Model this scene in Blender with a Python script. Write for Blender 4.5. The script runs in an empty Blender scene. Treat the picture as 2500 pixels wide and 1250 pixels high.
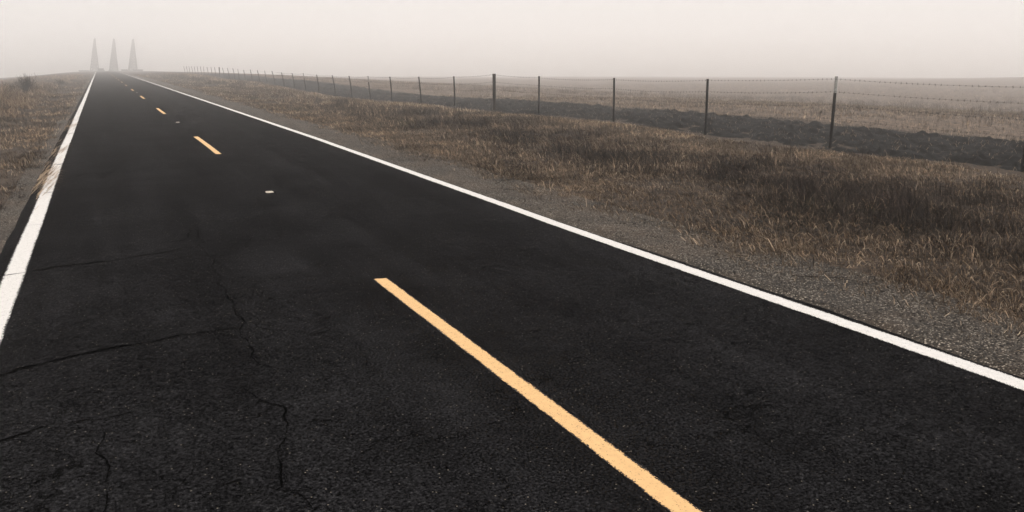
import bpy, math, random
import numpy as np
from mathutils import Vector, Euler

scene = bpy.context.scene
C = scene.collection
rng = np.random.default_rng(7)
random.seed(7)
R = math.radians

# ---------------------------------------------------------------- camera
PITCH, YAW = 0.223014, 0.447558
CAM = (-1.8514, 0.0, 1.75)
cd = bpy.data.cameras.new("camera")
cam = bpy.data.objects.new("camera", cd)
C.objects.link(cam)
cd.sensor_width = 36.0
cd.lens = 2050.0 / 2500.0 * 36.0
cd.clip_start = 0.05
cd.clip_end = 5000.0
cam.location = CAM
cam.rotation_euler = (math.pi / 2 - PITCH, 0.0, -YAW)
scene.camera = cam

# ---------------------------------------------------------------- world, sun, exposure
SUN_EL, SUN_AZ = R(50), R(-155)          # azimuth clockwise from +Y (along the road)
world = bpy.data.worlds.new("World")
scene.world = world
world.use_nodes = True
nt = world.node_tree
nt.nodes.clear()
wo = nt.nodes.new("ShaderNodeOutputWorld")
bg = nt.nodes.new("ShaderNodeBackground")
sky = nt.nodes.new("ShaderNodeTexSky")
sky.sky_type = 'NISHITA'
sky.sun_disc = False
sky.sun_elevation = SUN_EL
sky.sun_rotation = SUN_AZ
sky.dust_density = 4.0
hs = nt.nodes.new("ShaderNodeHueSaturation")
hs.inputs['Saturation'].default_value = 0.0
mx = nt.nodes.new("ShaderNodeMix")
mx.data_type = 'RGBA'
mx.inputs[0].default_value = 0.82      # an overcast deck: mostly even cloud
mx.inputs[7].default_value = (14.2, 13.5, 12.98, 1)
nt.links.new(sky.outputs[0], hs.inputs['Color'])
nt.links.new(hs.outputs[0], mx.inputs[6])
# brightness by height: an added bright band above view lights fog and ground
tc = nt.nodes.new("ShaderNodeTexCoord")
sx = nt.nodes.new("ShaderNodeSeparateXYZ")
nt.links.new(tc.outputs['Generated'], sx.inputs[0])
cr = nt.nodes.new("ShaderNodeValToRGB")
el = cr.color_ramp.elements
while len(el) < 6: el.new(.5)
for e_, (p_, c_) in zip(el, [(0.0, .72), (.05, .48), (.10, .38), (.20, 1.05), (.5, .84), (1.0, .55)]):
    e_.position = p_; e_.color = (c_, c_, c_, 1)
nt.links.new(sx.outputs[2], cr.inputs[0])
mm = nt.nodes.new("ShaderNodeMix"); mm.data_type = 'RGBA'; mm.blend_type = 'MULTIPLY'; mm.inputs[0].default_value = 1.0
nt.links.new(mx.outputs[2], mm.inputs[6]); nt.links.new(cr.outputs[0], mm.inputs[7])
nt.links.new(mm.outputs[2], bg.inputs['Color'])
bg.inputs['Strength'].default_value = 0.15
nt.links.new(bg.outputs[0], wo.inputs['Surface'])

sd = bpy.data.lights.new("sun", 'SUN')
sd.energy = 0.8
sd.angle = R(14)
sd.color = (1.0, 0.95, 0.88)
sun = bpy.data.objects.new("sun", sd)
C.objects.link(sun)
sdir = Vector((math.sin(SUN_AZ) * math.cos(SUN_EL), math.cos(SUN_AZ) * math.cos(SUN_EL), math.sin(SUN_EL)))
sun.rotation_euler = sdir.to_track_quat('Z', 'Y').to_euler()

scene.view_settings.view_transform = 'Standard'
scene.view_settings.look = 'None'
scene.view_settings.gamma = 1.0
scene.view_settings.exposure = 0.0
scene.cycles.volume_bounces = 8
scene.cycles.max_bounces = 12
scene.cycles.diffuse_bounces = 3
scene.cycles.use_denoising = True
scene.cycles.denoiser = 'OPENIMAGEDENOISE'
scene.cycles.denoising_input_passes = 'RGB_ALBEDO_NORMAL'
scene.cycles.denoising_prefilter = 'FAST'

# ---------------------------------------------------------------- helpers
def link(o):
    C.objects.link(o)
    return o

def tag(o, label=None, cat=None, group=None, kind=None):
    if label: o['label'] = label
    if cat: o['category'] = cat
    if group: o['group'] = group
    if kind: o['kind'] = kind
    return o

def mesh_np(name, verts, faces, mat=None, parent=None, tint=None, smooth=False):
    """faces: list of (n,k) int arrays of equal-sized polygons"""
    me = bpy.data.meshes.new(name)
    verts = np.asarray(verts, np.float32)
    me.vertices.add(len(verts))
    me.vertices.foreach_set('co', verts.ravel())
    fl = [np.asarray(f, np.int32) for f in faces if len(f)]
    loops = np.concatenate([f.ravel() for f in fl])
    sizes = np.concatenate([np.full(len(f), f.shape[1], np.int32) for f in fl])
    starts = np.concatenate([[0], np.cumsum(sizes)[:-1]]).astype(np.int32)
    me.loops.add(len(loops))
    me.loops.foreach_set('vertex_index', loops)
    me.polygons.add(len(sizes))
    me.polygons.foreach_set('loop_start', starts)
    me.polygons.foreach_set('loop_total', sizes)
    if smooth:
        me.polygons.foreach_set('use_smooth', np.ones(len(sizes), bool))
    me.update(calc_edges=True)
    if tint is not None:
        a = me.attributes.new('tint', 'FLOAT_COLOR', 'POINT')
        c = np.ones((len(verts), 4), np.float32)
        c[:, :3] = tint
        a.data.foreach_set('color', c.ravel())
    o = bpy.data.objects.new(name, me)
    if mat: me.materials.append(mat)
    link(o)
    if parent: o.parent = parent
    return o

class MB:
    """collects simple shapes for one mesh"""
    def __init__(s): s.v, s.q, s.t, s.n = [], [], [], 0
    def add(s, v, q=None, t=None):
        v = np.asarray(v, float)
        if q is not None and len(q): s.q.append(np.asarray(q) + s.n)
        if t is not None and len(t): s.t.append(np.asarray(t) + s.n)
        s.v.append(v); s.n += len(v)
    def box(s, c, size, M=None):
        hx, hy, hz = np.array(size) / 2
        v = np.array([[x, y, z] for z in (-hz, hz) for y in (-hy, hy) for x in (-hx, hx)])
        if M is not None: v = v @ np.array(M).T
        s.add(v + np.array(c), [[0, 2, 3, 1], [4, 5, 7, 6], [0, 1, 5, 4], [2, 6, 7, 3], [0, 4, 6, 2], [1, 3, 7, 5]])
    def bar(s, a, b, w, d=None):
        """square bar from a to b"""
        a, b = Vector(a), Vector(b)
        d = d or w
        z = (b - a); L = z.length; z.normalize()
        ref = Vector((0, 0, 1)) if abs(z.z) < .9 else Vector((0, 1, 0))
        x = ref.cross(z).normalized(); y = z.cross(x)
        M = np.array([x, y, z]).T
        s.box((a + b) / 2, (w, d, L), M)
    def tube(s, pts, rad, n=6, cap=True):
        pts = np.asarray(pts, float); m = len(pts)
        rad = np.broadcast_to(np.asarray(rad, float), (m,))
        tan = np.gradient(pts, axis=0); tan /= np.linalg.norm(tan, axis=1)[:, None] + 1e-12
        ref = np.where(np.abs(tan[:, 2:3]) < .9, np.array([[0, 0, 1.]]), np.array([[0, 1., 0]]))
        if abs(tan[0, 2]) < .9: ref[:] = (0, 0, 1.)
        else: ref[:] = (0, 1., 0)
        x = np.cross(ref, tan); x /= np.linalg.norm(x, axis=1)[:, None] + 1e-12
        y = np.cross(tan, x)
        a = np.arange(n) * 2 * math.pi / n
        v = pts[:, None] + rad[:, None, None] * (np.cos(a)[None, :, None] * x[:, None] + np.sin(a)[None, :, None] * y[:, None])
        i = np.arange(m - 1)[:, None] * n; j = np.arange(n)[None, :]; k = (j + 1) % n
        q = np.stack([i + j, i + k, i + n + k, i + n + j], -1).reshape(-1, 4)
        v = v.reshape(-1, 3)
        t = []
        if cap:
            b0 = len(v); v = np.concatenate([v, pts[:1], pts[-1:]])
            for jj in range(n):
                kk = (jj + 1) % n
                t += [[b0, kk, jj], [b0 + 1, (m - 1) * n + jj, (m - 1) * n + kk]]
        s.add(v, q, t)
    def build(s, name, mat, parent=None, smooth=False):
        f = []
        if s.q: f.append(np.concatenate(s.q))
        if s.t: f.append(np.concatenate(s.t))
        return mesh_np(name, np.concatenate(s.v), f, mat, parent, smooth=smooth)

def empty(name, loc, rz=0):
    o = bpy.data.objects.new(name, None)
    o.location = loc; o.rotation_euler = (0, 0, rz)
    o.empty_display_size = .2
    return link(o)

_lat = np.random.default_rng(3).random((256, 256))
def vnoise(x, y, sc=1.0, seed=0):
    x = np.asarray(x, float) * sc + seed * 17.31; y = np.asarray(y, float) * sc + seed * 9.77
    xi = np.floor(x).astype(int); yi = np.floor(y).astype(int)
    fx = x - xi; fy = y - yi
    fx = fx * fx * (3 - 2 * fx); fy = fy * fy * (3 - 2 * fy)
    g = lambda a, b: _lat[a & 255, b & 255]
    return (g(xi, yi) * (1 - fx) + g(xi + 1, yi) * fx) * (1 - fy) + (g(xi, yi + 1) * (1 - fx) + g(xi + 1, yi + 1) * fx) * fy
def fbm(x, y, sc=1.0, seed=0, oc=4):
    s, a, t = 0, 1.0, 0
    for i in range(oc):
        s = s + a * vnoise(x, y, sc * 2 ** i, seed + i); t += a; a *= .5
    return s / t
def sstep(a, b, x):
    t = np.clip((np.asarray(x, float) - a) / (b - a), 0, 1)
    return t * t * (3 - 2 * t)

# ---------------------------------------------------------------- the lie of the land
ROAD_S = np.array([-60, 2, 8, 20, 40, 80, 160, 230, 300, 390, 950.])
ROAD_Z = np.array([0, 0, .0, .057, .069, .091, .113, .12, -.12, -.45, -3.2])
def road_z(s): return np.interp(s, ROAD_S, ROAD_Z)
FEN_S = np.array([-60, 5, 13, 20, 28, 36, 44, 52, 60, 68, 76, 84, 92, 100, 112, 125, 140, 165, 230, 300, 390, 950.])
FEN_Z = np.array([0, 0, .0, .08, .05, .02, -.08, -.17, -.13, -.04, .10, .22, .20, .18, .26, .42, .44, .36, .2, -.2, -.5, -3.2])
def fence_z(s): return np.interp(s, FEN_S, FEN_Z)
def ground_z(x, y, micro=True):
    x = np.asarray(x, float); y = np.asarray(y, float)
    zr = road_z(y); zf = fence_z(y)
    r = np.hypot(x, y)
    az = np.arctan2(x, y)
    fall = -.0108 * (np.sqrt((r - 200) ** 2 + 900) + r - 200) / 2 * sstep(14, 45, np.abs(x + 2))
    hill = 2.2 * np.exp(-((az - 1.10) / .13) ** 2) * sstep(180, 290, r) * (1 - sstep(330, 560, r)) + 0
    field = .05 * (fbm(x, y, .06, 5, 3) - .5) + fall + hill
    # right side
    zR = np.where(x < 4.6, zr - .03 - .05 * sstep(2.9, 4.6, x),
         np.where(x < 8, (zr - .08) + (.5 * (zr + zf) - .10 - zr + .08) * sstep(4.6, 8, x),
         np.where(x < 11.6, (.5 * (zr + zf) - .10) + (zf - .5 * (zr + zf) + .10) * sstep(8, 11.6, x),
                  zf * (1 - sstep(17, 42, x)) + field * sstep(13, 30, x) - 1.5 * sstep(17.5, 66, x))))
    xl = -x
    lb = .17 - .24 * sstep(45, 95, y)
    zL = np.where(xl < 4.2, zr - .03 - .04 * sstep(2.95, 4.2, xl),
         np.where(xl < 7, (zr - .07) + lb * sstep(4.2, 7, xl),
                  (zr - .07 + lb) * (1 - sstep(9, 40, xl)) + field * sstep(9, 30, xl) - 1.5 * sstep(6.5, 26, xl)))
    z = np.where(x >= 0, zR, zL)
    z = np.where(np.abs(x) < 2.86, zr - .07, z)
    if micro:
        m = sstep(3.2, 4.8, np.abs(x))
        z = z + m * (.07 * (fbm(x, y, .9, 1, 3) - .5) + .12 * (fbm(x, y, .22, 2, 2) - .5))
    return z

# ---------------------------------------------------------------- materials
def new_mat(name):
    m = bpy.data.materials.new(name); m.use_nodes = True
    t = m.node_tree
    b = t.nodes['Principled BSDF']
    b.inputs['Specular IOR Level'].default_value = .2
    b.inputs['Roughness'].default_value = .9
    return m, t, b
def N(t, kind, **kw):
    n = t.nodes.new(kind)
    for k, v in kw.items():
        if hasattr(n, k): setattr(n, k, v)
        else: n.inputs[k].default_value = v
    return n
def pos(t): return N(t, "ShaderNodeNewGeometry").outputs['Position']
def noise(t, scale, detail=3, rough=.55, vec=None, dist=0):
    n = N(t, "ShaderNodeTexNoise"); n.inputs['Scale'].default_value = scale
    n.inputs['Detail'].default_value = detail; n.inputs['Roughness'].default_value = rough
    n.inputs['Distortion'].default_value = dist
    t.links.new(vec if vec is not None else pos(t), n.inputs['Vector'])
    return n.outputs['Fac']
def ramp(t, fac, stops):
    n = N(t, "ShaderNodeValToRGB")
    e = n.color_ramp.elements
    while len(e) < len(stops): e.new(.5)
    for el, (p, c) in zip(e, stops):
        el.position = p
        el.color = (c, c, c, 1) if isinstance(c, (int, float)) else (*c, 1)
    t.links.new(fac, n.inputs[0])
    return n.outputs[0]
def mixc(t, fac, a, b, mode='MIX'):
    n = N(t, "ShaderNodeMix"); n.data_type = 'RGBA'; n.blend_type = mode
    for sock, v in ((n.inputs[0], fac), (n.inputs[6], a), (n.inputs[7], b)):
        if isinstance(v, (int, float)): sock.default_value = v
        elif isinstance(v, tuple): sock.default_value = (*v, 1)
        else: t.links.new(v, sock)
    return n.outputs[2]
def math_(t, op, a, b=0.0):
    n = N(t, "ShaderNodeMath"); n.operation = op
    for sock, v in ((n.inputs[0], a), (n.inputs[1], b)):
        if isinstance(v, (int, float)): sock.default_value = v
        else: t.links.new(v, sock)
    return n.outputs[0]
def bump(t, b, h, strength, dist):
    n = N(t, "ShaderNodeBump"); n.inputs['Strength'].default_value = strength; n.inputs['Distance'].default_value = dist
    t.links.new(h, n.inputs['Height']); t.links.new(n.outputs[0], b.inputs['Normal'])
def stretch(t, sx, sy, sz=1):
    n = N(t, "ShaderNodeVectorMath"); n.operation = 'MULTIPLY'
    t.links.new(pos(t), n.inputs[0]); n.inputs[1].default_value = (sx, sy, sz)
    return n.outputs[0]

def asphalt_color(t):
    grain = noise(t, 70, 4, .8)
    base = ramp(t, grain, [(.38, (.0004, .0004, .0005)), (.52, (.0098, .0096, .0104)), (.62, (.027, .0265, .0278)), (.75, (.075, .073, .072))])
    patch = noise(t, .9, 3, .6)
    base = mixc(t, 1.0, base, ramp(t, patch, [(.32, .74), (.68, 1.26)]), 'MULTIPLY')
    streak = noise(t, 1.0, 3, .6, vec=stretch(t, 2.2, .10))
    base = mixc(t, 1.0, base, ramp(t, streak, [(.35, .76), (.7, 1.32)]), 'MULTIPLY')
    base = mixc(t, 1.0, base, ramp(t, noise(t, 9, 4, .7), [(.32, .78), (.5, 1.0), (.7, 1.25)]), 'MULTIPLY')
    # pale chips of aggregate
    v = N(t, "ShaderNodeTexVoronoi"); v.inputs['Scale'].default_value = 85; t.links.new(pos(t), v.inputs['Vector'])
    sep = N(t, "ShaderNodeSeparateColor"); t.links.new(v.outputs['Color'], sep.inputs[0])
    chip = math_(t, 'MULTIPLY', math_(t, 'GREATER_THAN', sep.outputs[0], .983), math_(t, 'LESS_THAN', v.outputs['Distance'], .33))
    base = mixc(t, chip, base, (.14, .125, .105))
    # fine craze cracking, broken up
    dv = N(t, "ShaderNodeVectorMath"); dv.operation = 'ADD'
    nz = N(t, "ShaderNodeTexNoise"); nz.inputs['Scale'].default_value = 4.0; nz.inputs['Detail'].default_value = 5
    t.links.new(pos(t), nz.inputs['Vector'])
    sc = N(t, "ShaderNodeVectorMath"); sc.operation = 'SCALE'; sc.inputs['Scale'].default_value = .55
    t.links.new(nz.outputs['Color'], sc.inputs[0]); t.links.new(pos(t), dv.inputs[0]); t.links.new(sc.outputs[0], dv.inputs[1])
    ve = N(t, "ShaderNodeTexVoronoi"); ve.feature = 'DISTANCE_TO_EDGE'; ve.inputs['Scale'].default_value = 1.25
    t.links.new(dv.outputs[0], ve.inputs['Vector'])
    thin = math_(t, 'LESS_THAN', ve.outputs['Distance'], .0075)
    brk = math_(t, 'GREATER_THAN', noise(t, 1.7, 3), .47)
    crack = math_(t, 'MULTIPLY', thin, brk)
    base = mixc(t, math_(t, 'MULTIPLY', crack, .75), base, (.0012, .0012, .0012))
    return base, grain

M = {}
m, t, b = new_mat("asphalt")
col, grain = asphalt_color(t)
t.links.new(col, b.inputs['Base Color'])
b.inputs['Roughness'].default_value = .95
b.inputs['Specular IOR Level'].default_value = 0.0
bump(t, b, grain, .7, .006)
M['asphalt'] = m

def paint(name, color, worn):
    m, t, b = new_mat(name)
    a = N(t, "ShaderNodeAttribute"); a.attribute_name = 'tint'
    sep = N(t, "ShaderNodeSeparateColor"); t.links.new(a.outputs['Color'], sep.inputs[0])
    edge = sep.outputs[0]                  # 0 at the ribbon's edge, 1 in its middle
    n1 = noise(t, 110, 3, .7); n2 = noise(t, 6, 3, .6)
    wear = math_(t, 'ADD', math_(t, 'MULTIPLY', edge, 2.6), math_(t, 'MULTIPLY', math_(t, 'SUBTRACT', n2, .5), worn))
    thr = math_(t, 'SUBTRACT', .78, math_(t, 'MULTIPLY', wear, .42))
    thr = math_(t, 'MAXIMUM', math_(t, 'MINIMUM', thr, .80), .47)
    on = math_(t, 'GREATER_THAN', n1, math_(t, 'SUBTRACT', thr, .12))
    tone = ramp(t, noise(t, 22, 4, .65), [(.3, tuple(c * .86 for c in color)), (.7, color)])
    acol, g2 = asphalt_color(t)
    t.links.new(mixc(t, on, acol, tone), b.inputs['Base Color'])
    bump(t, b, n1, .35, .003)
    b.inputs['Roughness'].default_value = .7
    return m
M['white_paint'] = paint("white_road_paint", (.66, .64, .61), .9)
M['yellow_paint'] = paint("yellow_road_paint", (.70, .44, .20), .9)

m, t, b = new_mat("crack_tar"); b.inputs['Base Color'].default_value = (.0012, .0012, .0013, 1); b.inputs['Specular IOR Level'].default_value = 0
M['crack'] = m

def stony(name, dark, mid, light, scale, shine=.97):
    m, t, b = new_mat(name)
    v = N(t, "ShaderNodeTexVoronoi"); v.inputs['Scale'].default_value = scale; t.links.new(pos(t), v.inputs['Vector'])
    sep = N(t, "ShaderNodeSeparateColor"); t.links.new(v.outputs['Color'], sep.inputs[0])
    col = ramp(t, sep.outputs[0], [(.0, dark), (.5, mid), (.84, tuple(c * 2.0 for c in mid)), (.97, light)])
    col = mixc(t, 1.0, col, ramp(t, v.outputs['Distance'], [(.25, 1.0), (.7, .35)]), 'MULTIPLY')
    col = mixc(t, 1.0, col, ramp(t, noise(t, 1.6, 4, .65), [(.3, .62), (.7, 1.35)]), 'MULTIPLY')
    dust = noise(t, .7, 4, .6)
    col = mixc(t, ramp(t, dust, [(.45, 0.0), (.75, .55)]), col, (.11, .075, .05))
    t.links.new(col, b.inputs['Base Color'])
    bump(t, b, v.outputs['Distance'], .9, -.012)
    return m
M['gravel'] = stony("gravel", (.010, .0078, .006), (.058, .047, .037), (.44, .38, .31), 90)

m, t, b = new_mat("thatch")
n = noise(t, 14, 5, .7)
col = ramp(t, n, [(.34, (.008, .0052, .0033)), (.55, (.046, .030, .0185)), (.76, (.17, .115, .072))])
col = mixc(t, 1.0, col, ramp(t, noise(t, .5, 4, .6), [(.3, .65), (.7, 1.25)]), 'MULTIPLY')
t.links.new(col, b.inputs['Base Color']); bump(t, b, n, .8, .03)
M['thatch'] = m

m, t, b = new_mat("field_stubble")
n = noise(t, 7, 6, .72)
st = noise(t, 1.0, 5, .65, vec=stretch(t, 1.6, .5))
col = ramp(t, n, [(.36, (.030, .021, .0145)), (.53, (.13, .094, .069)), (.70, (.28, .208, .152))])
col = mixc(t, 1.0, col, ramp(t, st, [(.32, .55), (.5, .95), (.7, 1.2)]), 'MULTIPLY')
t.links.new(col, b.inputs['Base Color']); bump(t, b, n, .8, .05)
M['field'] = m

m, t, b = new_mat("plowed_soil")
n = noise(t, 9, 6, .7)
col = ramp(t, n, [(.44, (.0002, .00015, .0001)), (.60, (.0016, .0011, .0009)), (.80, (.022, .016, .012))])
t.links.new(col, b.inputs['Base Color']); bump(t, b, n, 1.0, .05)
M['soil'] = m

def blade_mat(name, transl=.25):
    m, t, b = new_mat(name)
    a = N(t, "ShaderNodeAttribute"); a.attribute_name = 'tint'
    t.links.new(a.outputs['Color'], b.inputs['Base Color'])
    tr = N(t, "ShaderNodeBsdfTranslucent"); t.links.new(a.outputs['Color'], tr.inputs['Color'])
    mxs = N(t, "ShaderNodeMixShader"); mxs.inputs[0].default_value = transl
    out = t.nodes['Material Output']
    t.links.new(b.outputs[0], mxs.inputs[1]); t.links.new(tr.outputs[0], mxs.inputs[2]); t.links.new(mxs.outputs[0], out.inputs['Surface'])
    return m
M['blade'] = blade_mat("dry_grass")

def plain(name, c1, c2, scale=25, rough=.85, metal=0.0, stretchz=None):
    m, t, b = new_mat(name)
    v = stretch(t, 1, 1, stretchz) if stretchz else None
    n = noise(t, scale, 4, .65, vec=v)
    t.links.new(ramp(t, n, [(.35, c1), (.68, c2)]), b.inputs['Base Color'])
    b.inputs['Roughness'].default_value = rough; b.inputs['Metallic'].default_value = metal
    bump(t, b, n, .4, .004)
    return m
M['steel_dark'] = plain("dark_post_steel", (.003, .003, .0028), (.012, .0105, .009), 40)
M['steel_white'] = plain("chipped_white_post_paint", (.10, .095, .085), (.42, .41, .39), 45)
M['post_wood'] = plain("weathered_post_wood", (.006, .005, .004), (.026, .021, .017), 30, stretchz=.08)
M['wire'] = plain("rusty_wire", (.012, .010, .009), (.035, .028, .022), 60, .7)
M['marker'] = plain("dirty_marker_ceramic", (.36, .31, .26), (.58, .52, .44), 60, .5)
M['twig'] = plain("dark_twig", (.008, .006, .005), (.03, .022, .016), 50)
M['shrub'] = plain("shrub_bark", (.012, .011, .010), (.035, .031, .028), 40)
M['tower'] = plain("tower_steel", (.16, .155, .15), (.22, .215, .205), 2)
M['shed'] = plain("shed_sheet", (.05, .05, .05), (.08, .078, .076), 1.5)
M['shed_roof'] = plain("shed_roof_sheet", (.04, .04, .042), (.06, .06, .062), 1.5)
M['pale_wood'] = plain("pale_rail_wood", (.07, .06, .05), (.13, .11, .09), 6)

# ---------------------------------------------------------------- ground sheets
def grid(name, xs, ys, zf, mat, kind='structure', smooth=True):
    X, Y = np.meshgrid(xs, ys)
    Z = zf(X, Y)
    v = np.stack([X, Y, Z], -1).reshape(-1, 3)
    nx, ny = len(xs), len(ys)
    i = (np.arange(ny - 1)[:, None] * nx + np.arange(nx - 1)[None, :]).ravel()
    q = np.stack([i, i + 1, i + nx + 1, i + nx], -1)
    return tag(mesh_np(name, v, [q], mat, smooth=smooth), kind=kind)

def ramp_steps(a, b, first, grow):
    o = [a]; st = first
    while o[-1] + st < b: o.append(o[-1] + st); st *= grow
    return o + [b]
ys_near = np.array(sorted(set([-70., -40, -20, -10, -5] + ramp_steps(-2, 900, .16, 1.006))))
verge_r = sorted(set(np.round(np.arange(3.0, 18.01, .2), 3)))
xs = np.array(sorted(set([-x for x in ramp_steps(12, 650, .4, 1.07)] + list(np.round(np.arange(-12, -2.95, .2), 3)) + [-2.95, -2.80, 0., 2.80, 2.95] + verge_r)))
grid('ground', xs, ys_near, ground_z, M['thatch'])
xs = np.array(ramp_steps(18.0, 800, .35, 1.04))
grid('field', xs, ys_near, ground_z, M['field'])

# asphalt road with its painted marks as parts
rx = [-2.90, -2.84, -2.6, -1.5, 0, 1.5, 2.6, 2.775, 2.865]
ry = np.array(sorted(set([-60., -20, -5] + ramp_steps(-2, 420, .15, 1.012))))
X, Y = np.meshgrid(rx, ry)
ej = .05 * (fbm(X * 0 + 3, Y, 1.6, 4, 4) - .5) * 2 + .10 * (vnoise(Y * 0 + 8, Y, .25, 6) - .5)
ejl = .10 * (fbm(X * 0 + 9, Y, 1.1, 8, 4) - .5) * 2
X = X - np.where(X > 2.8, .075 * sstep(4, 11, Y), 0) + np.where(X > 2.8, ej * (.7 - .45 * sstep(4, 11, Y)), 0) + np.where(X < -2.82, ejl * .55, 0)
Z = road_z(Y) - np.where(np.arange(9)[None, :] % 8 == 0, .02, 0) - .01 * np.abs(X) / 2.7
v = np.stack([X, Y, Z], -1).reshape(-1, 3)
nx, ny = len(rx), len(ry)
i = (np.arange(ny - 1)[:, None] * nx + np.arange(nx - 1)[None, :]).ravel()
road = tag(mesh_np('road', v, [np.stack([i, i + 1, i + nx + 1, i + nx], -1)], M['asphalt']), 'narrow black asphalt road with white edge lines and a broken yellow centre line', kind='structure')
def road_top(x, y): return road_z(y) - .01 * np.abs(x) / 2.7

def ribbon(name, xc, w, s0, s1, mat, lift, step, label=None, jig=.006, seed=0, ends=False):
    n = max(2, int((s1 - s0) / step)) if not isinstance(step, np.ndarray) else 0
    s = step if isinstance(step, np.ndarray) else np.linspace(s0, s1, n + 1)
    cols = np.array([-.5, -.36, -.15, .15, .36, .5])
    edge = np.array([0, .30, 1, 1, .30, 0])
    XX = np.zeros((len(s), 6)); YY = np.repeat(s[:, None], 6, 1)
    wob = .012 * (fbm(s * 0 + seed, s, .35, seed, 3) - .5) * 2
    for k in range(6):
        j = jig * (fbm(s * 0 + k * 3.1, s, 9, seed + k, 3) - .5) * 2
        XX[:, k] = xc + wob + cols[k] * w + (j if k in (0, 5) else 0)
    if ends:
        YY[-1] += .02 * (rng.random(6) - .5); YY[0] += .02 * (rng.random(6) - .5)
    ZZ = road_top(XX, YY) + lift
    v = np.stack([XX, YY, ZZ], -1).reshape(-1, 3)
    i = (np.arange(len(s) - 1)[:, None] * 6 + np.arange(5)[None, :]).ravel()
    tint = np.repeat(np.tile(edge, len(s))[:, None], 3, 1)
    o = mesh_np(name, v, [np.stack([i, i + 1, i + 7, i + 6], -1)], mat, road, tint=tint)
    if label: tag(o, label)
    return o
line_s = np.array(sorted(set([-30., -10, -3] + ramp_steps(-2, 330, .04, 1.008))))
ribbon('edge_line', -2.675, .168, 0, 0, M['white_paint'], .004, line_s, 'white edge line on the left, straw lying across it', seed=1)
ribbon('edge_line', 2.675, .168, 0, 0, M['white_paint'], .004, line_s, 'clean white edge line on the right beside the gravel', seed=2)
for k in range(15):
    e = 6.65 + k * 15.275
    ribbon('lane_dash', .112, .120, e - 4.45, e, M['yellow_paint'], .004, .02 if k < 2 else .1, seed=20 + k, ends=True)

CR = {'A': [(-2.9, 8.14), (-2.61, 8.26), (-2.26, 8.38), (-1.89, 8.41), (-1.46, 8.55), (-1.14, 8.73)], 'B': [(-1.99, 8.93), (-1.7, 9.0), (-1.27, 9.02), (-1.14, 9.43), (-1.03, 9.9)], 'C': [(-2.77, 10.68), (-2.55, 10.68), (-2.2, 10.65), (-1.86, 10.63)], 'D': [(-2.8, 5.3), (-2.42, 5.54), (-2.12, 5.65), (-1.81, 5.68), (-1.51, 5.78), (-1.22, 5.75), (-1.13, 5.85)], 'E': [(-1.06, 9.64), (-1.1, 8.1), (-1.11, 7.41), (-1.1, 6.95), (-1.09, 6.29), (-1.09, 5.89), (-1.14, 5.76), (-1.13, 5.46), (-1.12, 5.19), (-1.12, 4.94), (-1.0, 4.66)], 'F': [(-1.27, 4.71), (-1.29, 4.45), (-1.17, 4.27), (-1.18, 4.05), (-1.24, 3.72), (-1.27, 3.38), (-1.28, 3.0)], 'G': [(-2.6, 4.3), (-2.28, 4.52), (-2.01, 4.5), (-1.85, 4.54), (-1.67, 4.64)], 'H': [(-2.0, 4.47), (-2.02, 4.29), (-2.0, 4.08), (-1.98, 3.85), (-2.0, 3.75), (-2.03, 3.3)], 'I': [(-2.54, 14.58), (-2.24, 15.25), (-1.54, 15.26), (-1.19, 15.85)], 'K': [(-2.85, 13.2), (-2.32, 13.42), (-1.7, 13.44), (-0.98, 13.47)], 'L': [(1.39, 2.65), (1.49, 2.66), (1.69, 2.67), (1.85, 2.68)], 'M': [(-2.5, 3.66), (-2.3, 3.74), (-2.04, 3.71), (-1.88, 3.74)], 'N': [(1.08, 14.25), (0.84, 11.77), (0.92, 10.54), (0.76, 8.77), (0.83, 8.0)], 'O': [(0.06, 12.14), (-0.36, 10.47), (-0.32, 9.84)], 'P': [(1.06, 6.06), (1.09, 5.62), (1.1, 5.12), (1.32, 4.9)], 'Q': [(0.93, 3.46), (0.94, 3.2), (0.82, 2.82), (0.77, 2.4)], 'R': [(0.81, 7.0), (1.28, 6.96), (1.5, 6.32)], 'S': [(-1.14, 5.76), (-0.73, 5.46), (-0.5, 5.07), (-0.55, 4.37)], 'T': [(-1.82, 3.38), (-1.78, 3.55), (-1.62, 3.76), (-1.49, 3.74)], 'U': [(-2.85, 16.9), (-1.96, 17.2)], 'V': [(-2.85, 24.4), (-1.43, 25.2)], 'W': [(-2.37, 7.28), (-1.71, 6.84), (-1.34, 7.06)], 'X': [(-2.85, 30.4), (-2.0, 30.6)], 'Y': [(-2.85, 37.0), (-1.9, 37.3)]}
WID = dict(A=.046, B=.026, D=.030, E=.015, F=.012, H=.012, G=.018, K=.05, I=.06, C=.04, V=.12, U=.08, X=.13, Y=.14, M=.015, N=.011, P=.007, O=.010, T=.007, S=.006, W=.007, L=.007)
cv, cq, cn = [], [], 0
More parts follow.
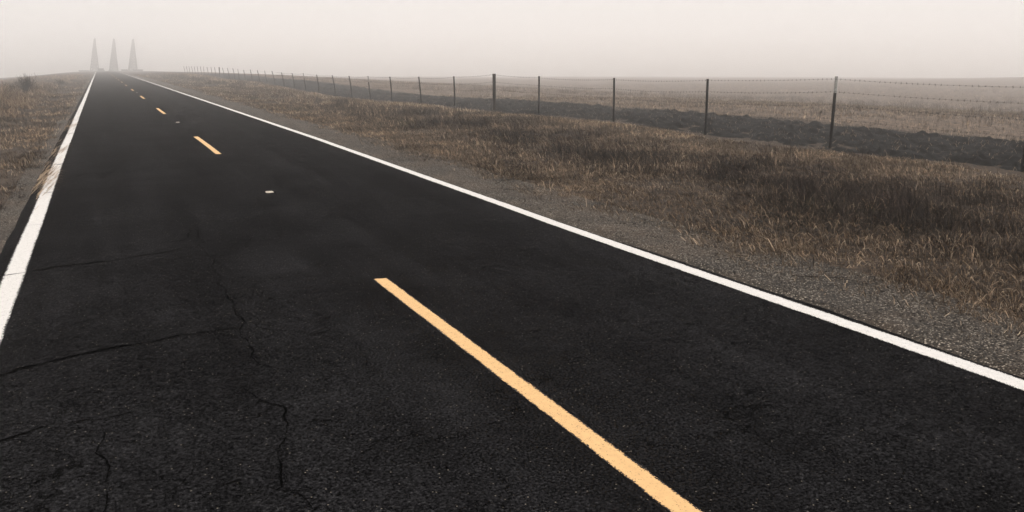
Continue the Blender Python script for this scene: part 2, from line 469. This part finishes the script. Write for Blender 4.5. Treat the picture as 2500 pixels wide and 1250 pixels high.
for key, pl in CR.items():
    pl = np.array(pl); d = np.r_[0, np.cumsum(np.hypot(*np.diff(pl, axis=0).T))]
    n = int(d[-1] / .02) + 2; u = np.linspace(0, d[-1], n)
    p = np.stack([np.interp(u, d, pl[:, 0]), np.interp(u, d, pl[:, 1])], -1)
    sd_ = ord(key)
    p[:, 0] += .16 * (fbm(u, u * 0, 4, sd_, 5) - .5); p[:, 1] += .13 * (fbm(u, u * 0 + 5, 4, sd_, 5) - .5)
    tn = np.gradient(p, axis=0); tn /= np.linalg.norm(tn, axis=1)[:, None]; nr = np.stack([-tn[:, 1], tn[:, 0]], -1)
    w = .92 * WID.get(key, .005) * np.clip(2.4 * fbm(u, u * 0 + 2, 11, sd_ + 3, 4) - .55, .22, 1.2) * np.minimum(1, np.minimum(u, d[-1] - u) / .25 + .1)
    for sgn in (-1, 1):
        q = p + sgn * nr * w[:, None] * .5
        cv.append(np.c_[q, road_top(q[:, 0], q[:, 1]) + .006])
    k = np.arange(n - 1) + cn
    cq.append(np.stack([k, k + 1, k + n + 1, k + n], -1)); cn += 2 * n
tag(mesh_np('crack', np.concatenate(cv), [np.concatenate(cq)], M['crack'], road), kind='stuff')

# gravel shoulders
def shoulder(x0, x1, sgn, seed):
    xs = np.linspace(0, 1, 14); ys = np.array(ramp_steps(-2, 260, .12, 1.012))
    U, Y = np.meshgrid(xs, ys)
    out = x1 + .32 * (fbm(Y * 0, Y, .35, seed, 4) - .5) * 2 * min(1, x1 - x0)
    X = sgn * (x0 + (out - x0) * U)
    Z = ground_z(X, Y) + .012 - .03 * sstep(.8, 1, U) + .012 * (fbm(X, Y, 5, seed, 3) - .5)
    Z = np.maximum(Z, road_z(Y) - .05)
    v = np.stack([X, Y, Z], -1).reshape(-1, 3); nx = len(xs)
    i = (np.arange(len(ys) - 1)[:, None] * nx + np.arange(nx - 1)[None, :]).ravel()
    q = np.stack([i, i + 1, i + nx + 1, i + nx], -1)
    if sgn < 0: q = q[:, ::-1]
    tag(mesh_np('gravel_shoulder', v, [q], M['gravel'], smooth=True), kind='structure')
shoulder(2.745, 4.05, 1, 31)
shoulder(2.85, 3.2, -1, 32)

# loose stones
def stones(n, x0, x1, y0, y1, smin, smax):
    p = rng.random((n, 2)); y = y0 + (y1 - y0) * p[:, 1] ** 1.5
    x = x0 + (x1 - x0) * p[:, 0]
    s = smin + (smax - smin) * rng.random(n) ** 3
    o = np.array([[1, 0, 0], [0, 1, 0], [-1, 0, 0], [0, -1, 0], [0, 0, .7], [0, 0, -.6]])
    v = o[None] * (1 + .5 * (rng.random((n, 6, 1)) - .5))
    a = rng.random(n) * 6.28
    ca, sa = np.cos(a)[:, None], np.sin(a)[:, None]
    vx = v[..., 0] * ca - v[..., 1] * sa * .7; vy = v[..., 0] * sa + v[..., 1] * ca * .7
    z0 = ground_z(x, y) + .014
    V = np.stack([x[:, None] + vx * s[:, None], y[:, None] + vy * s[:, None], z0[:, None] + v[..., 2] * s[:, None]], -1).reshape(-1, 3)
    f = np.array([[0, 1, 4], [1, 2, 4], [2, 3, 4], [3, 0, 4], [1, 0, 5], [2, 1, 5], [3, 2, 5], [0, 3, 5]])
    F = (np.arange(n)[:, None, None] * 6 + f[None]).reshape(-1, 3)
    g = .03 + .20 * rng.random(n) ** 3
    T = np.repeat(np.stack([g, g * .9, g * .8], -1), 6, 0)
    return V, F, T
vs, fs, ts, off = [], [], [], 0
for a in ((16000, 2.95, 4.1, 2.2, 22, .003, .013), (5000, 2.95, 4.3, 15, 60, .008, .018), (2000, -3.25, -2.95, 8, 40, .005, .016)):
    V, F, T = stones(*a); vs.append(V); fs.append(F + off); ts.append(T); off += len(V)
tag(mesh_np('gravel', np.concatenate(vs), [np.concatenate(fs)], M['blade'], tint=np.concatenate(ts)), 'loose pale grit scattered along the road shoulders', 'gravel', kind='stuff')

# plowed soil strip behind the fence
def soil_z(X, Y):
    e = 17.2 + .8 * (fbm(X * 0, Y, .3, 41, 3) - .5) * 2
    near = 11.65 + .35 * (fbm(X * 0 + 4, Y, .5, 42, 3) - .5) * 2
    prof = sstep(near - .1, near + .5, X) * (1 - sstep(e - .35, e, X))
    cl = fbm(X, Y, 2.6, 43, 5); cl2 = np.abs(fbm(X, Y, 4.3, 44, 3) - .5)
    return ground_z(X, Y) - .05 + prof * (.05 + .26 * (cl - .44) + .26 * cl2)
xs = np.arange(11.2, 18.3, .07); ys = np.array(ramp_steps(1.5, 135, .065, 1.0045))
grid('plowed_soil', xs, ys, soil_z, M['soil'], smooth=True)

# ---------------------------------------------------------------- grass
def blades(x, y, h, w, lean, ang, col, zf=ground_z, lift=0.0):
    n = len(x)
    z = zf(x, y) - .01 + lift
    b = np.stack([x, y, z], -1)
    d = np.stack([np.cos(ang), np.sin(ang), 0 * ang], -1)
    up = np.array([0, 0, 1.0])
    fa = rng.random(n) * 6.283
    side = np.stack([np.cos(fa), np.sin(fa), 0 * fa], -1) * (w / 2)[:, None]
    l1, l2 = lean * .6, lean
    m = b + (d * np.sin(l1)[:, None] + up * np.cos(l1)[:, None]) * (h * .55)[:, None]
    l3 = np.clip(l2 * 1.25 + .15, 0, 1.75)
    tp = m + (d * np.sin(l3)[:, None] + up * np.cos(l3)[:, None]) * (h * .45)[:, None]
    v = np.stack([b - side, b + side, m - side * .75, m + side * .75, tp], 1).reshape(-1, 3)
    k = np.arange(n)[:, None] * 5
    q = k + np.array([[0, 1, 3, 2]]); t3 = k + np.array([[2, 3, 4]])
    return v, q, t3, np.repeat(col, 5, 0)

TAN = np.array([.35, .262, .185]); ORANGE = np.array([.225, .155, .10]); PALE = np.array([.44, .345, .25])
PURP = np.array([.034, .024, .0195]); GREY = np.array([.095, .072, .055]); DARK = np.array([.013, .0085, .006]); GREEN = np.array([.062, .066, .024])

def tufted(n, xr, yr, ypow, per, spread, hfun, cfun, wbase, leanmean=.55, wind=0.35, zf=ground_z, keep=None, wdist=.0007):
    """n blades in tufts; tuft position x in xr, y in yr"""
    k = max(1, n // per)
    tx = xr[0] + (xr[1] - xr[0]) * rng.random(k); ty = yr[0] + (yr[1] - yr[0]) * rng.random(k) ** ypow
    if keep is not None:
        msk = rng.random(k) < keep(tx, ty); tx, ty = tx[msk], ty[msk]; k = len(tx)
    idx = np.repeat(np.arange(k), per); n = len(idx)
    r = spread * np.sqrt(rng.random(n)) * (1 + ty[idx] * .012); a = rng.random(n) * 6.283
    x = tx[idx] + r * np.cos(a); y = ty[idx] + r * np.sin(a)
    th = .5 + 1.0 * rng.random(k) ** 1.4
    h = hfun(x, y) * th[idx] * (.5 + .7 * rng.random(n))
    ang = np.where(rng.random(n) < wind, (rng.random(k) * 1.6 + 2.4)[idx], a + (rng.random(n) - .5))
    lean = np.clip(np.abs(rng.normal(leanmean, .38, n)), 0, 1.5)
    c = cfun(x, y, idx, k) * ((.16 + 1.75 * rng.random(n) ** 2.2) * (.5 + 1.0 * rng.random(k) ** 1.4)[idx])[:, None]
    w = wbase * (.6 + .8 * rng.random(n)) + wdist * np.hypot(x - CAM[0], y) / 10
    return blades(x, y, h, w, lean, ang, c, zf)

def build_blades(name, parts, label, cat):
    vs, qs, ts, cs, off = [], [], [], [], 0
    for v, q, t3, c in parts:
        vs.append(v); qs.append(q + off); ts.append(t3 + off); cs.append(c); off += len(v)
    return tag(mesh_np(name, np.concatenate(vs), [np.concatenate(qs), np.concatenate(ts)], M['blade'], tint=np.concatenate(cs)), label, cat, kind='stuff')

def pick(wts, cols, idx, k):
    """one colour per tuft, weights (n, m) evaluated per blade"""
    u = rng.random(k)[idx] * .75 + rng.random(len(idx)) * .25
    cw = np.cumsum(wts, 1); cw /= cw[:, -1:]
    j = (u[:, None] > cw).sum(1).clip(0, wts.shape[1] - 1)
    return np.array(cols)[j]

def weedy(x, y):       # strength of the tall purple-brown weed band
    c = 7.4 + 1.2 * (fbm(x * 0, y, .08, 51, 3) - .5) * 2 + .02 * np.clip(y, 0, 60)
    return np.exp(-((x - c) / 1.75) ** 2) * sstep(.36, .54, fbm(x, y, .28, 52, 3))
def right_h(x, y):
    edge = np.exp(-((x - 4.1) / .6) ** 2)
    fence = sstep(9.0, 10.2, x)
    return .075 + .04 * edge + .22 * weedy(x, y) + .05 * fence * (1 - sstep(11.0, 11.6, x)) + .07 * (fbm(x, y, .6, 53, 3) - .4)
def right_c(x, y, idx, k):
    wd = weedy(x, y) * (.35 + .65 * sstep(.36, .58, fbm(x, y, 1.4, 60, 2))); gr = sstep(.56, .68, fbm(x, y, .45, 54, 3)) * np.exp(-((x - 5.6) / 1.3) ** 2)
    fence = sstep(9.0, 10.2, x); edge = np.exp(-((x - 4.0) / .8) ** 2)
    dk = sstep(.46, .64, .5 * fbm(x, y, .5, 55, 3) + .5 * fbm(x, y, 1.5, 59, 2)); far = sstep(16, 40, y); wd = wd * (1 - .55 * far) + .35 * np.exp(-((x - 7.5) / 2.6) ** 2) * (1 - sstep(8, 16, y)); dk = dk * (1 - .6 * far)
    wts = np.stack([.5 + .9 * fence + .3 * edge, .35 + .8 * edge + .2 * fence, .22 + .22 * fence, 2.6 * wd, .25 + .8 * wd, .35 + .9 * dk, 1.3 * gr + .03], 1)
    return pick(wts, [TAN, ORANGE, PALE, PURP, GREY, DARK, GREEN], idx, k) * (.58 + .85 * sstep(.38, .62, fbm(x, y, .75, 70, 3)))[:, None]
def right_keep(x, y):
    e = 3.62 + .55 * (fbm(x * 0, y, .5, 56, 4) - .5) * 2 + .012 * np.clip(y - 8, 0, 60)
    return sstep(e - .40, e + .55, x) * (.45 + .55 * sstep(.36, .56, fbm(x, y, 1.1, 57, 3))) * (1 - sstep(11.2, 11.7, x + .3 * (fbm(x, y, .7, 58, 2) - .5)))
P = [tufted(330000, (3.2, 11.9), (.5, 13), 1.0, 15, .065, lambda x, y: .66 * right_h(x, y), right_c, .0030, leanmean=.85, keep=right_keep),
     tufted(230000, (3.2, 11.9), (12, 30), 1.15, 14, .09, lambda x, y: .85 * right_h(x, y), right_c, .0046, leanmean=.8, keep=right_keep),
     tufted(150000, (3.3, 12.0), (28, 75), 1.25, 12, .13, right_h, right_c, .009, keep=right_keep),
     tufted(60000, (3.5, 12.6), (70, 190), 1.2, 10, .22, lambda x, y: right_h(x, y) * 1.2, right_c, .016, keep=right_keep)]
# low scrubby weeds
P.append(tufted(60000, (5.4, 11.0), (1.0, 32), 1.2, 34, .13, lambda x, y: .26 + 0 * x, lambda x, y, i, k: pick(np.stack([1 + 0 * x, .5 + 0 * x, .35 + 0 * x], 1), [PURP, DARK, GREY], i, k), .0032, leanmean=.45, keep=lambda x, y: sstep(.40, .60, fbm(x, y, .5, 74, 3)) * np.exp(-((x - 8.2) / 2.2) ** 2)))
# matted, flattened straw in between
P.append(tufted(170000, (3.3, 11.7), (.5, 40), 1.25, 9, .16, lambda x, y: .17 + 0 * x, lambda x, y, i, k: pick(np.stack([1.2 - .9 * np.clip(weedy(x, y), 0, 1), .5 + 0 * x, .9 - .6 * np.clip(weedy(x, y), 0, 1), .4 + weedy(x, y)], 1), [TAN, GREY, ORANGE, DARK], i, k), .005, leanmean=1.3, wind=.7, keep=right_keep))
build_blades('verge_grass', P, 'dry brown grass and weeds covering the verge between road and wire fence', 'grass')

# left verge
def left_tall(x, y): return sstep(4.0, 5.6, -x + .8 * (fbm(x, y, .25, 61, 3) - .5) * 2) * sstep(.25, .5, fbm(x, y, .2, 62, 3) + .12)
def left_h(x, y): return .08 + (.40 - .27 * sstep(50, 95, y)) * left_tall(x, y) + .05 * fbm(x, y, .8, 63, 2)
def left_c(x, y, idx, k):
    tl = left_tall(x, y); dk = sstep(.48, .66, fbm(x, y, .35, 64, 3)) * (1 - .5 * sstep(20, 50, y))
    wts = np.stack([.8 + .6 * tl, .7 + 1.6 * tl, .18 + 0 * x, .35 + .6 * dk, .3 + 0 * x, .4 + .9 * dk, .05 + 0 * x], 1)
    return pick(wts, [TAN, ORANGE, PALE, PURP, GREY, DARK, GREEN], idx, k) * (.5 + .9 * sstep(.38, .62, fbm(x, y, .55, 71, 3)))[:, None]
def left_keep(x, y):
    e = 2.98 + .22 * (fbm(x * 0, y, .35, 65, 4) - .5) * 2 + .25 * sstep(12.5, 11.0, y)
    bare = sstep(.56, .66, fbm(x, y, .22, 66, 3)) * np.exp(-((x + 3.9) / .9) ** 2)
    return sstep(e - .05, e + .12, -x) * (.2 + .8 * sstep(.36, .56, fbm(x, y, .9, 67, 3))) * (1 - .6 * bare)
P = [tufted(110000, (-8, -2.85), (8.5, 26), 1.0, 13, .09, left_h, left_c, .0055, keep=left_keep),
     tufted(130000, (-12, -2.85), (25, 60), 1.1, 12, .12, left_h, left_c, .008, keep=left_keep),
     tufted(90000, (-26, -2.9), (55, 190), 1.2, 10, .22, lambda x, y: left_h(x, y) * 1.15, left_c, .017, keep=left_keep),
     tufted(40000, (-14, -6), (14, 60), 1.2, 12, .12, lambda x, y: left_h(x, y) * 1.25, left_c, .007, keep=left_keep)]
# straw lying over the left edge line
ns = 420; sy = np.r_[rng.normal(14.7, 1.0, 240), rng.normal(19.4, .5, 60), rng.normal(27, .8, 60), rng.uniform(12, 40, 60)]; sx = -2.88 + .24 * rng.random(ns) ** 1.3
zz = lambda x, y: road_top(x, y) + .012
P.append(blades(sx, sy, .10 + .16 * rng.random(ns), .006 + .004 * rng.random(ns), np.full(ns, 1.42), rng.normal(0, .5, ns), TAN * (.6 + 1.1 * rng.random((ns, 1))), zz))
build_blades('verge_grass', P, 'rough reddish brown grass beside the left white line', 'grass')

# dry field beyond the fence
def field_c(x, y, idx, k):
    return pick(np.stack([1 + 0 * x, .5 + 0 * x, .5 + 0 * x, .5 + 0 * x], 1), [TAN * .85, PALE * .6, GREY * 1.0, DARK * 1.5], idx, k)
P = [tufted(120000, (17.2, 48), (2, 45), 1.0, 9, .12, lambda x, y: .09 + .05 * fbm(x, y, .5, 71, 2), field_c, .006),
     tufted(110000, (17.5, 130), (20, 130), 1.0, 8, .25, lambda x, y: .13 + .05 * fbm(x, y, .3, 71, 2), field_c, .014)]
def stalk_c(x, y, idx, k): return pick(np.stack([1 + 0 * x, 1 + 0 * x, .5 + 0 * x], 1), [GREY, PURP * 1.3, TAN], idx, k)
P.append(tufted(26000, (19, 75), (10, 75), 1.0, 16, .22, lambda x, y: .48 + 0 * x, stalk_c, .005, leanmean=.25, keep=lambda x, y: sstep(.5, .66, fbm(x, y, .12, 73, 3))))
P.append(tufted(9000, (-70, -14), (60, 170), 1.0, 12, .3, lambda x, y: .5 + 0 * x, stalk_c, .012, leanmean=.3))
build_blades('field_grass', P, 'short pale stubble and thin stalks on the open field', 'grass')
# straw on the plowed strip
n = 5000; sx = rng.uniform(11.7, 17.3, n); sy = 2 + 64 * rng.random(n) ** 1.5
P = [blades(sx, sy, .06 + .14 * rng.random(n), .005 + .006 * rng.random(n), np.clip(rng.normal(1.2, .25, n), .4, 1.5), rng.random(n) * 6.28, TAN * (.35 + .6 * rng.random((n, 1))), lambda x, y: soil_z(x, y) + .01)]
build_blades('straw', P, 'stray straw bits on the dark plowed strip', 'straw')

# ---------------------------------------------------------------- wire fence
FX = 12.0
posts = [(.6, 1.43, 0), (4.8, 1.42, 0), (9.0, 1.45, 0), (13.24, 1.53, .0), (17.41, 1.42, -.01), (21.79, 1.39, -.02), (26.68, 1.39, .0), (30.46, 1.44, 0), (34.64, 1.30, -.03), (39.0, 1.23, -.09), (43.57, 1.18, -.08), (47.56, 1.17, -.11), (51.61, 1.13, -.13), (55.68, 1.13, -.16), (60.34, 1.13, -.12), (64.58, 1.20, -.14), (68.79, 1.17, -.13), (72.96, 1.19, -.17), (77.17, 1.28, -.19), (81.04, 1.29, -.16), (85.07, 1.32, -.17), (89.52, 1.35, -.13), (94.11, 1.30, -.11), (98.24, 1.38, -.12), (101.72, 1.44, -.17), (106.45, 1.47, -.15), (110.84, 1.48, -.16), (115.43, 1.56, .02), (119.48, 1.54, -.08), (123.51, 1.54, -.09), (127.85, 1.55, -.14), (133.11, 1.62, -.05), (136.99, 1.61, -.09), (141.76, 1.63, -.09), (146.21, 1.63, -.10), (150.23, 1.62, -.14), (155.14, 1.62, -.10), (159.66, 1.62, -.11), (164.43, 1.61, -.15)]
fence = tag(empty('wire_fence', (FX, 13.24, 0)), 'long barbed wire fence on dark posts between the verge and the plowed field', 'fence')
F0 = Vector((FX, 13.24, 0))
rel = lambda p: tuple(Vector(p) - F0)
tops, curves = [], []
for i, (s, zt, ln) in enumerate(posts):
    k = i - 3
    zb = float(ground_z(FX, s)) - .12
    white = k in (0, 8, 12, 16, 20, 24 + 4); wood = k in (4, 24)
    u = np.linspace(0, 1, 9)
    bend = 0.0 if (white or wood) else ln * .35
    cx = FX + ln * u - bend * np.sin(np.pi * u) * .6
    wob = .008 * math.sin(i * 2.1)
    cy = s + wob * u
    if k == 0: cx = FX + .02 * u; cy = s + .0 * u
    zz_ = zb + (zt - zb) * u
    curves.append((zz_, cx, cy))
    pts = [rel((cx[j], cy[j], zz_[j])) for j in range(9)]
    mb = MB()
    if wood:
        mb.tube(pts, .068, 8)
        o = mb.build('fence_post', M['post_wood'], fence)
        tag(o, 'thick upright wooden post, wider than the steel ones')
    else:
        # a studded T section: flange and stem, thickness exaggerated by rust and paint
        cut = 7 if not white else 6
        def tee(seg, m_, nm, par):
            mb = MB()
            for a, b in zip(seg[:-1], seg[1:]):
                a_, b_ = np.array(a), np.array(b)
                sec = np.array([[-.030, -.022], [.030, -.022], [.030, -.008], [.009, -.008], [.009, .028], [-.009, .028], [-.009, -.008], [-.030, -.008]])
                v = np.concatenate([np.c_[a_[0] + sec[:, 0], a_[1] + sec[:, 1], np.full(8, a_[2])], np.c_[b_[0] + sec[:, 0], b_[1] + sec[:, 1], np.full(8, b_[2])]])
                q = [[j, (j + 1) % 8, 8 + (j + 1) % 8, 8 + j] for j in range(8)]
                q += [[8, 9, 10, 15], [11, 12, 13, 14]] if np.allclose(b, seg[-1]) else []
                mb.add(v, q)
            for z in np.arange(seg[0][2] + .1, seg[-1][2], .09):
                x = np.interp(z, [p[2] for p in seg], [p[0] for p in seg]); y = np.interp(z, [p[2] for p in seg], [p[1] for p in seg])
                mb.box((x, y - .026, z), (.018, .012, .02))
            return mb.build(nm, m_, par)
        if white:
            ic = 6
            cutz = pts[-1][2] - .34
            pc = tuple(np.array([np.interp(cutz, [p[2] for p in pts], [p[a] for p in pts]) for a in range(3)]))
            low = [p for p in pts if p[2] < cutz - .01] + [pc]
            hi = [pc] + [p for p in pts if p[2] > cutz + .01]
            o = tee(low, M['steel_dark'], 'fence_post', fence)
            tag(o, 'straight dark steel post with a chipped white painted top')
            tee(hi, M['steel_white'], 'post_tip', o)
        else:
            tee(pts, M['steel_dark'], 'fence_post', fence)
# four strands
hts = [.045, .315, .58, .86]                        # below each post's top
for w_i, dz in enumerate(hts):
    ws, wx, wz = [], [], []
    for (s, zt, ln), (zz_, cx, cy) in zip(posts, curves):
        z = zt - dz - (.0 if w_i else .012 * math.sin(s))
        ws.append(s); wz.append(z); wx.append(np.interp(z, zz_, cx) - .035)
    S, X_, Z_ = [], [], []
    for a in range(len(ws) - 1):
        u = np.linspace(0, 1, 9 if ws[a] < 60 else 5)[:-1]
        S += list(ws[a] + (ws[a + 1] - ws[a]) * u); X_ += list(wx[a] + (wx[a + 1] - wx[a]) * u)
        Z_ += list(wz[a] + (wz[a + 1] - wz[a]) * u - (.03 + .012 * math.sin(a * 1.7 + w_i)) * 4 * u * (1 - u))
    S.append(ws[-1]); X_.append(wx[-1]); Z_.append(wz[-1])
    S, X_, Z_ = map(np.array, (S, X_, Z_))
    mb = MB()
    mb.tube(np.stack([X_ - FX, S - 13.24, Z_], -1), .0015, 4)
    for s in np.arange(.7, 75, .125):
        x = np.interp(s, S, X_) - FX; z = np.interp(s, S, Z_)
        for q in range(2):
            a = random.random() * 6.28
            d = Vector((math.cos(a) * .017, .007 * (q * 2 - 1), math.sin(a) * .024))
            c_ = Vector((x, s - 13.24 + .006 * q, z))
            mb.bar(c_ - d, c_ + d, .0027)
        mb.box((x, s - 13.24, z), (.007, .017, .007))
    mb.build('barbed_wire', M['wire'], fence)

# ---------------------------------------------------------------- raised road markers
for j, (x, y, rz, lab) in enumerate([(.13, 11.95, .05, 'off-white raised road marker nearest the camera on the centre line'), (.15, 27.6, .0, 'off-white raised road marker between the second and third visible yellow dashes'), (.15, 58.6, .0, 'tiny raised road marker far down the centre line')]):
    z = float(road_top(x, y))
    o = empty('road_marker', (x, y, z), rz)
    tag(o, lab, 'road marker', 'raised markers on the centre line')
    mb = MB()
    a, c_, h = .050, .036, .020
    bot = [(-a, -a, 0), (a, -a, 0), (a, a, 0), (-a, a, 0)]
    mid = [(-a, -a, .006), (a, -a, .006), (a, a, .006), (-a, a, .006)]
    top = [(-a * .86, -c_, h), (a * .86, -c_, h), (a * .86, c_, h), (-a * .86, c_, h)]
    mb.add(bot + mid + top, [[0, 1, 5, 4], [1, 2, 6, 5], [2, 3, 7, 6], [3, 0, 4, 7], [4, 5, 9, 8], [5, 6, 10, 9], [6, 7, 11, 10], [7, 4, 8, 11], [8, 9, 10, 11]])
    mb.build('marker_body', M['marker'], o)
    mb = MB(); mb.box((.0, 0, .003), (.15, .15, .006)); mb.build('glue_pad', M['asphalt'], o)

# ---------------------------------------------------------------- twigs and curled stems on the gravel
def twig(name, x, y, rz, L, mat, label, cat, curl=.4, forks=3, rad=.006, group=None, rise=.02):
    mb = MB()
    def run(p, a, L, r, depth):
        n = 8; pts = [p]
        for k in range(n):
            a += random.uniform(-curl, curl)
            p = p + Vector((math.cos(a), math.sin(a), random.uniform(-.05, .12) * rise / .02 * .3)) * (L / n)
            p.z = max(p.z, .004)
            pts.append(p.copy())
            if depth > 0 and k in (2, 4, 5)[:forks]:
                run(p.copy(), a + random.choice((-1, 1)) * random.uniform(.4, .9), L * .45, r * .6, depth - 1)
        mb.tube(pts, np.linspace(r, r * .35, n + 1), 5)
    run(Vector((-L / 2, 0, rad)), 0, L, rad, 1)
    o = mb.build(name, mat, None)
    o.location = (x, y, float(ground_z(x, y)) + .014); o.rotation_euler = (0, 0, rz)
    return tag(o, label, cat, group)
m, t, b = new_mat("straw_stem"); b.inputs['Base Color'].default_value = (.30, .22, .15, 1); M['stem'] = m
twig('twig', 3.66, 11.9, .9, .75, M['twig'], 'forked dark twig on the gravel, farther one by the grass edge', 'twig', group='dark twigs on the gravel shoulder')
twig('twig', 3.47, 11.1, -.35, .85, M['twig'], 'longest dark twig lying on the gravel shoulder', 'twig', group='dark twigs on the gravel shoulder')
twig('twig', 3.56, 5.1, -.9, .55, M['twig'], 'thin dark twig near the curled straw at the grass edge', 'twig', group='dark twigs on the gravel shoulder', rad=.004)
twig('dry_stem', 3.62, 5.95, .2, .42, M['stem'], 'curled pale dry stem at the edge of the gravel', 'dry stem', curl=1.5, forks=1, rad=.0028, rise=.06)

# ---------------------------------------------------------------- bare shrubs on the left
def shrub(x, y, H, W, n, label, seed):
    rs = random.Random(seed)
    root = empty('bare_shrub', (x, y, float(ground_z(x, y)) - .03))
    tag(root, label, 'shrub', 'bare shrubs beyond the left verge')
    mb = MB()
    def run(p, d, L, r, depth):
        nseg = 5; pts = [p.copy()]
        for k in range(nseg):
            d = (d + Vector((rs.uniform(-.3, .3), rs.uniform(-.3, .3), rs.uniform(-.12, .22)))).normalized()
            p = p + d * L / nseg; pts.append(p.copy())
            if depth > 0 and k >= 1:
                for _ in range(2 if depth > 1 else 1):
                    nd = (d + Vector((rs.uniform(-.9, .9), rs.uniform(-.9, .9), rs.uniform(-.3, .6)))).normalized()
                    run(p.copy(), nd, L * rs.uniform(.4, .65), r * .55, depth - 1)
        mb.tube(pts, np.linspace(r, r * .4, nseg + 1), 4, cap=False)
    for k in range(n):
        a = rs.uniform(0, 6.28); sp = rs.uniform(.1, .9)
        run(Vector((rs.uniform(-.15, .15) * W, rs.uniform(-.15, .15) * W, 0)), Vector((math.cos(a) * sp * W / H, math.sin(a) * sp * W / H, 1)).normalized(), H * rs.uniform(.55, .85), .017, 2)
    mb.tube([(0, 0, -.25), (0, 0, .05)], [.1 * W, .12 * W], 6); mb.build('branches', M['shrub'], root)
shrub(-5.9, 58, .95, .9, 16, 'tallest bare dark shrub standing above the left grass', 1)
shrub(-6.9, 60, .6, 1.2, 14, 'lower spreading bare shrub just left of the tallest one', 2)
shrub(-5.4, 60, .45, .5, 8, 'small bare shrub just right of the tallest one', 3)
shrub(-9.0, 92, .5, 1.3, 10, 'pale fogged shrub on the left beyond the dark ones', 4)
shrub(-5.2, 88, .55, 1.3, 13, 'fogged brown bush close to the far left edge of the road', 5)

# ---------------------------------------------------------------- towers in the fog
def tower():
    H, B, T = 12.6, 2.95, .36
    root = empty('lattice_tower', (0, 0, 0))
    c4 = [(-1, -1), (1, -1), (1, 1), (-1, 1)]
    at = lambda cx, cy, z: Vector((cx * (B + (T - B) * z / H) / 2, cy * (B + (T - B) * z / H) / 2, z))
    for cx, cy in c4:
        mb = MB(); mb.bar(at(cx, cy, -1), at(cx, cy, H), .30); mb.build('leg', M['tower'], root)
    mb = MB()
    for f in range(4):
        a, b_ = c4[f], c4[(f + 1) % 4]
        for q in (.22, .41, .59, .78):
            g = (a[0] + (b_[0] - a[0]) * q, a[1] + (b_[1] - a[1]) * q)
            mb.bar(at(*g, -1), at(*g, H), .17)
    mb.build('upright', M['tower'], root)
    mb = MB(); nz = 13
    lv = [H * (1 - (1 - i / nz) ** 1.25) for i in range(nz + 1)]
    for k in range(nz):
        for f in range(4):
            a, b_ = c4[f], c4[(f + 1) % 4]
            mb.bar(at(*a, lv[k + 1]), at(*b_, lv[k + 1]), .14)
            mb.bar(at(*a, lv[k]), at(*b_, lv[k + 1]), .11); mb.bar(at(*b_, lv[k]), at(*a, lv[k + 1]), .11)
    mb.build('cross_brace', M['tower'], root)
    mb = MB(); mb.box((0, 0, H + .06), (.45, .45, .12)); mb.bar((0, 0, H), (0, 0, H + .4), .2); mb.build('cap', M['tower'], root)
    mb = MB(); mb.box((0, 0, -.5), (B + .6, B + .6, .9)); mb.build('footing', M['shed'], root)
    return root
def copy_tree(o, parent=None):
    c_ = o.copy(); C.objects.link(c_)
    if parent: c_.parent = parent
    for ch in list(o.children): copy_tree(ch, c_)
    return c_
tw0 = tower()
for j, (x, y, z, rz, lab) in enumerate([(-3.55, 390, -.20, .05, 'pale lattice tower, leftmost of the three in the fog'), (3.55, 390, -.21, .1, 'pale lattice tower, middle one of the three in the fog'), (10.75, 390, -.22, .15, 'pale lattice tower, rightmost of the three in the fog')]):
    o = tw0 if j == 0 else copy_tree(tw0)
    o.location = (x, y, z); o.rotation_euler = (0, .100, rz)
    tag(o, lab, 'tower', 'three towers in the fog at the end of the road')

def shed(x, y, z, w, h, d, lab, slope=0):
    root = tag(empty('low_shed', (x, y, z)), lab, 'shed', 'low sheds at the foot of the towers')
    mb = MB()
    mb.box((0, 0, h / 2 - .6), (w, d, h + 1.2))
    if slope:
        mb.add([(w / 2, -d / 2, -.6), (w / 2 + slope, -d / 2, -.6), (w / 2, -d / 2, h * .95), (w / 2, d / 2, -.6), (w / 2 + slope, d / 2, -.6), (w / 2, d / 2, h * .95)], [[1, 4, 5, 2]], [[0, 1, 2], [3, 5, 4]])
    mb.build('wall', M['shed'], root)
    mb = MB(); mb.box((0, 0, h + .06), (w + .4, d + .4, .12)); mb.build('roof', M['shed_roof'], root)
    mb = MB(); mb.box((-w * .2, -d / 2 - .03, h * .35), (w * .25, .06, h * .7)); mb.build('door', M['shed_roof'], root)
shed(-1.35, 365, -.35, 2.1, .95, 2.5, 'dark low shed between the left and middle towers', slope=.7)
shed(7.0, 365, -.37, 2.2, .55, 2.5, 'long flat shed between the middle and right towers')
shed(11.7, 365, -.37, 3.6, .55, 2.5, 'low flat shed in front of the right tower')
shed(-7.1, 365, -.33, 3.2, .22, 2.5, 'very low wall-like shed left of the left tower')

# ---------------------------------------------------------------- fog
mb = MB(); x0, x1, y0, y1, z0, z1 = -720, 860, -120, 960, -25, 23.0
mb.box(((x0 + x1) / 2, (y0 + y1) / 2, (z0 + z1) / 2), (x1 - x0, y1 - y0, z1 - z0))
m = bpy.data.materials.new("haze"); m.use_nodes = True
t = m.node_tree; t.nodes.clear()
out = t.nodes.new("ShaderNodeOutputMaterial"); pv = t.nodes.new("ShaderNodeVolumePrincipled")
pv.inputs['Color'].default_value = (.995, .985, .975, 1)
pv.inputs['Density'].default_value = .0041
pv.inputs['Anisotropy'].default_value = 0.88
t.links.new(pv.outputs[0], out.inputs['Volume'])
tag(mb.build('haze', m), 'thick pale ground fog', 'fog', kind='stuff')
print('VERTS', sum(len(o.data.vertices) for o in scene.objects if o.type == 'MESH'))
